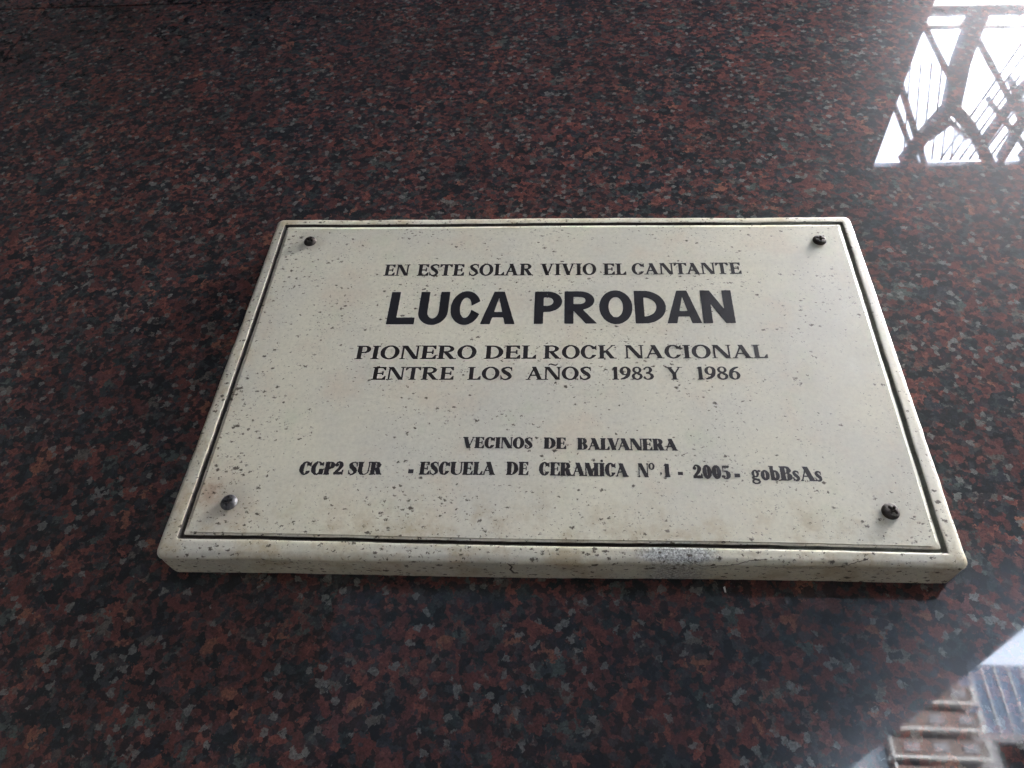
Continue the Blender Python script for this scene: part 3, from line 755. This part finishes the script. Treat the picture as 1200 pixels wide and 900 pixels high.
def line(words, face, gap, mat, label, amp=.005, slant=0.0, bold=0.0):
    V = []; F = []
    for wi, (txt, x0, x1, z0, z1, h) in enumerate(words):
        fc = face; gl = []; x = 0.0
        toks = {'No': ['N', 'o2']}.get(txt, list(txt))
        for c in toks:
            acc = None
            if c in '@': c, acc = 'N', 'tilde'      # N with tilde
            if c in '!': c, acc = 'I', 'tick'
            D, W = (fc if not c.islower() or c == 'o2' else FATLO).glyph(c)
            if acc == 'tilde':
                D = U(D, gr.brush([(W*.28, 1.13), (W*.40, 1.22), (W*.55, 1.16), (W*.70, 1.13), (W*.80, 1.22)], [.03, .045, .05, .045, .03]))
            if acc == 'tick': D = U(D, gr.ell(W*.5, 1.17, .10, .09))
            D = rough_field(D-bold, amp, wi*31+len(gl)*7+len(V))
            if gl:
                pr = prev+c
                k = {'VA': .20, 'AV': .20, 'TA': .12, 'AT': .12, 'LV': .14, 'LA': .03, 'DA': .07, 'CA': .06, 'KN': 0, 'YA': .12, 'AN': .03, 'PR': 0}.get(pr, 0)*(1.0 if fc.f > 0 else .9)
                x -= k
            prev = c
            gl.append((D, x)); x += W + (gap if c not in '-.' else 0)
        tot = x-(gap if toks[-1] not in '-.' else 0)
        sx = (x1-x0)/tot
        for D, gx in gl:
            vl, fl = contour(D, gr.xs, gr.ys); b = len(V)
            for (px, py) in vl:
                u = (px+gx)*sx; zz = z0+(z1-z0)*u/(x1-x0)
                X = (x0+u+slant*py*h)*mm; Zq = (zz+py*h)*mm
                V.append((X, FACE-.00006, Zq))
            F += [tuple(b+i for i in f) for f in fl]
    o = meshobj('lettering', V, F, mat, plaque); o['label'] = label
    return o

line([('EN', -108.1, -92.0, 67.8, 67.7, 10.1), ('ESTE', -86.9, -56.9, 67.6, 67.4, 10.4), ('SOLAR', -53.9, -13.5, 67.4, 67.5, 10.5), ('VIVIO', -9.1, 25.6, 67.5, 67.6, 10.3), ('EL', 29.7, 44.0, 67.6, 67.5, 10.1), ('CANTANTE', 47.4, 113.9, 67.7, 67.9, 10.0)],
     ROMAN, .035, M['ink'], 'black roman capitals reading EN ESTE SOLAR VIVIO EL CANTANTE')
line([('LUCA', -100.4, -23.1, 26.5, 26.6, 26.9), ('PRODAN', -11.8, 105.3, 26.8, 27.4, 26.6)],
     GROT, .065, M['inkb'], 'largest heavy sans serif capitals reading LUCA PRODAN', amp=.002)
line([('PIONERO', -114.7, -44.0, -.6, -.2, 10.2), ('DEL', -39.5, -9.7, -.1, .1, 10.0), ('ROCK', -5.7, 35.8, .1, .4, 10.0), ('NACIONAL', 40.3, 119.7, .5, 1.0, 9.9)],
     ROMAN2, .05, M['ink'], 'black roman capitals reading PIONERO DEL ROCK NACIONAL')
line([('ENTRE', -102.6, -55.6, -15.7, -15.4, 9.3), ('LOS', -47.9, -22.4, -15.4, -15.2, 9.3), ('A@OS', -15.0, 21.6, -15.2, -14.9, 9.3), ('1983', 32.2, 55.9, -14.8, -14.6, 9.1), ('Y', 62.5, 71.4, -14.6, -14.5, 9.0), ('1986', 78.7, 102.9, -14.4, -14.2, 9.1)],
     ROMAN2, .05, M['ink'], 'black roman capitals reading ENTRE LOS A\u00d1OS 1983 Y 1986')
line([('VECINOS', -46.3, -9.7, -60.8, -60.7, 6.9), ('DE', -3.9, 7.8, -60.7, -60.7, 7.0), ('BALVANERA', 13.6, 64.9, -61.0, -61.0, 7.2)],
     FAT, .03, M['ink'], 'fat face capitals reading VECINOS DE BALVANERA', amp=.008, bold=.010)
line([('CGP2', -130.6, -107.4, -78.4, -78.0, 7.8), ('SUR', -104.7, -87.0, -78.0, -77.7, 7.7)],
     FAT, .01, M['ink'], 'smudged fat face print reading CGP2 SUR', amp=.014, slant=.0, bold=.012)
line([('-', -73.2, -70.5, -76.7, -76.7, 2.4), ('ESCUELA', -67.5, -28.5, -77.4, -76.9, 7.7), ('DE', -22.6, -11.3, -76.8, -76.8, 7.8), ('CERAM!CA', -5.9, 39.0, -76.8, -76.9, 7.8), ('No', 44.1, 52.6, -77.1, -77.0, 8.1), ('.', 55.1, 56.1, -75.3, -75.3, 1.2), ('1', 56.9, 60.1, -76.9, -76.9, 7.8), ('-', 64.0, 66.5, -75.6, -75.6, 1.9),
      ('2005', 71.6, 90.2, -77.2, -77.5, 7.7), ('-', 91.9, 94.6, -76.4, -76.4, 2.1), ('gobBsAs', 100.2, 134.4, -77.7, -78.1, 8.2)],
     FAT, .03, M['ink'], 'fat face print reading - ESCUELA DE CERAMICA N\u00ba 1 - 2005 - gobBsAs', amp=.009, bold=.010)

# ---- cross-head screws
def screw(x, z, mat, rot, tilt, seed, rr=4.3, hh=2.9):
    random.seed(seed); nr_, na = 16, 56; V = []; F = []
    R0 = rr*mm; H0 = hh*mm
    def height(u, a):
        h = H0*math.sqrt(max(0, 1-(u*.97)**2))**.9
        if u > .93: h *= max(0, (1-u)/.07)
        c = (u*math.cos(a+rot), u*math.sin(a+rot)); arm = max(0, min(1, (.17-min(abs(c[0]), abs(c[1])))/.06))*max(0, min(1, (.62-u)/.08))
        return h - arm*2.0*mm*(1-.5*u) + noise.noise(Vector((c[0]*3, c[1]*3, seed)))*.25*mm*(1-u)
    V.append((0, -height(0, 0), 0))
    for i in range(1, nr_+1):
        u = i/nr_
        for k in range(na):
            a = 2*math.pi*k/na; V.append((R0*u*math.cos(a), -height(u, a), R0*u*math.sin(a)))
    for k in range(na):
        a = 2*math.pi*k/na; V.append((R0*.97*math.cos(a), 1.2*mm, R0*.97*math.sin(a)))
    for k in range(na): F.append((0, 1+k, 1+(k+1) % na))
    for i in range(nr_):
        for k in range(na):
            k2 = (k+1) % na; F.append((1+i*na+k, 1+(i+1)*na+k, 1+(i+1)*na+k2, 1+i*na+k2))
    o = meshobj('screw', V, F, mat, plaque, True)
    o.location = (x*mm, FACE-.0003, z*mm); o.rotation_euler = (math.radians(tilt[0]), 0, math.radians(tilt[1]))
    return o
screw(-161.8, 99.8, M['rust'], .5, (8, -6), 1, 4.1, 2.2)['label'] = 'dark rusty screw at the upper left corner'
screw(165.4, 97.3, M['rust'], .2, (-4, 5), 2, 4.2, 2.0)['label'] = 'dark rusty screw at the upper right corner'
screw(-162.8, -95.5, M['zinc'], 1.45, (3, -12), 3, 4.4, 1.8)['label'] = 'grey zinc screw at the lower left corner'
screw(163.0, -94.4, M['rust'], .65, (4, 14), 4, 4.4, 1.8)['label'] = 'dark brown screw at the lower right corner'

# ---- hairline cracks and one dark blotch on the lower rim
from mathutils.bvhtree import BVHTree
bo = [o for o in plaque.children if o.name.startswith('border')][0]
bvh = BVHTree.FromPolygons([v.co.copy() for v in bo.data.vertices], [tuple(p.vertices) for p in bo.data.polygons])
def on_rim(x, t):
    """point on the lower rim at x (mm): t 0 = front face of the rim, 1 = back edge by the wall"""
    a = t*math.pi/2; d = Vector((0, math.cos(a*1.0), math.sin(a*1.0)))
    org = Vector((x*mm, .004 + (.012*max(0, t-.5)*2), -.1172)) - d*.04
    h = bvh.ray_cast(org, d)
    return h[0], h[1]
def crack(pts, w, name='crack'):
    V = []; F = []; P = []
    for (xa, ta), (xb, tb) in zip(pts, pts[1:]):
        k = max(2, int(abs(xb-xa)/1.0))
        for i in range(k): P.append((xa+(xb-xa)*i/k, ta+(tb-ta)*i/k+.03*noise.noise(Vector((xa+(xb-xa)*i/k, 0, 0))*.8)))
    P.append(pts[-1])
    Q = [on_rim(*p) for p in P]; Q = [(a+(b if b.dot(Vector((0, -1, -1))) > 0 else -b)*.00008, b) for a, b in Q if a is not None]
    for i, (p, nn) in enumerate(Q):
        d = (Q[min(i+1, len(Q)-1)][0]-Q[max(i-1, 0)][0]).normalized(); s_ = d.cross(nn).normalized()*w*mm*(.6+.5*abs(noise.noise(p*900)))*(.3 if i in (0, len(Q)-1) else 1)
        V += [tuple(p-s_), tuple(p+s_)]
    F = [(2*i, 2*i+1, 2*i+3, 2*i+2) for i in range(len(Q)-1)]
    if F: meshobj(name, V, F, M['grime_line'], plaque)
M['grime_line'] = mat_simple('crack_dirt', (.05, .04, .03), .8, .4, 300)
crack([(62, .50), (72, .62), (84, .60), (92, .52), (100, .46)], .22)
crack([(95, .60), (112, .66), (128, .64), (140, .52), (146, .38), (147.5, .22)], .24)
crack([(-19.5, .60), (-17.5, .72), (-18.5, .80), (-16.8, .92)], .75, 'dirt_blotch')
crack([(144.6, .34), (146.8, .35)], .8, 'dirt_blotch')
crack([(-90, .93), (-86, .90), (-82, .94)], .5, 'dirt_blotch')
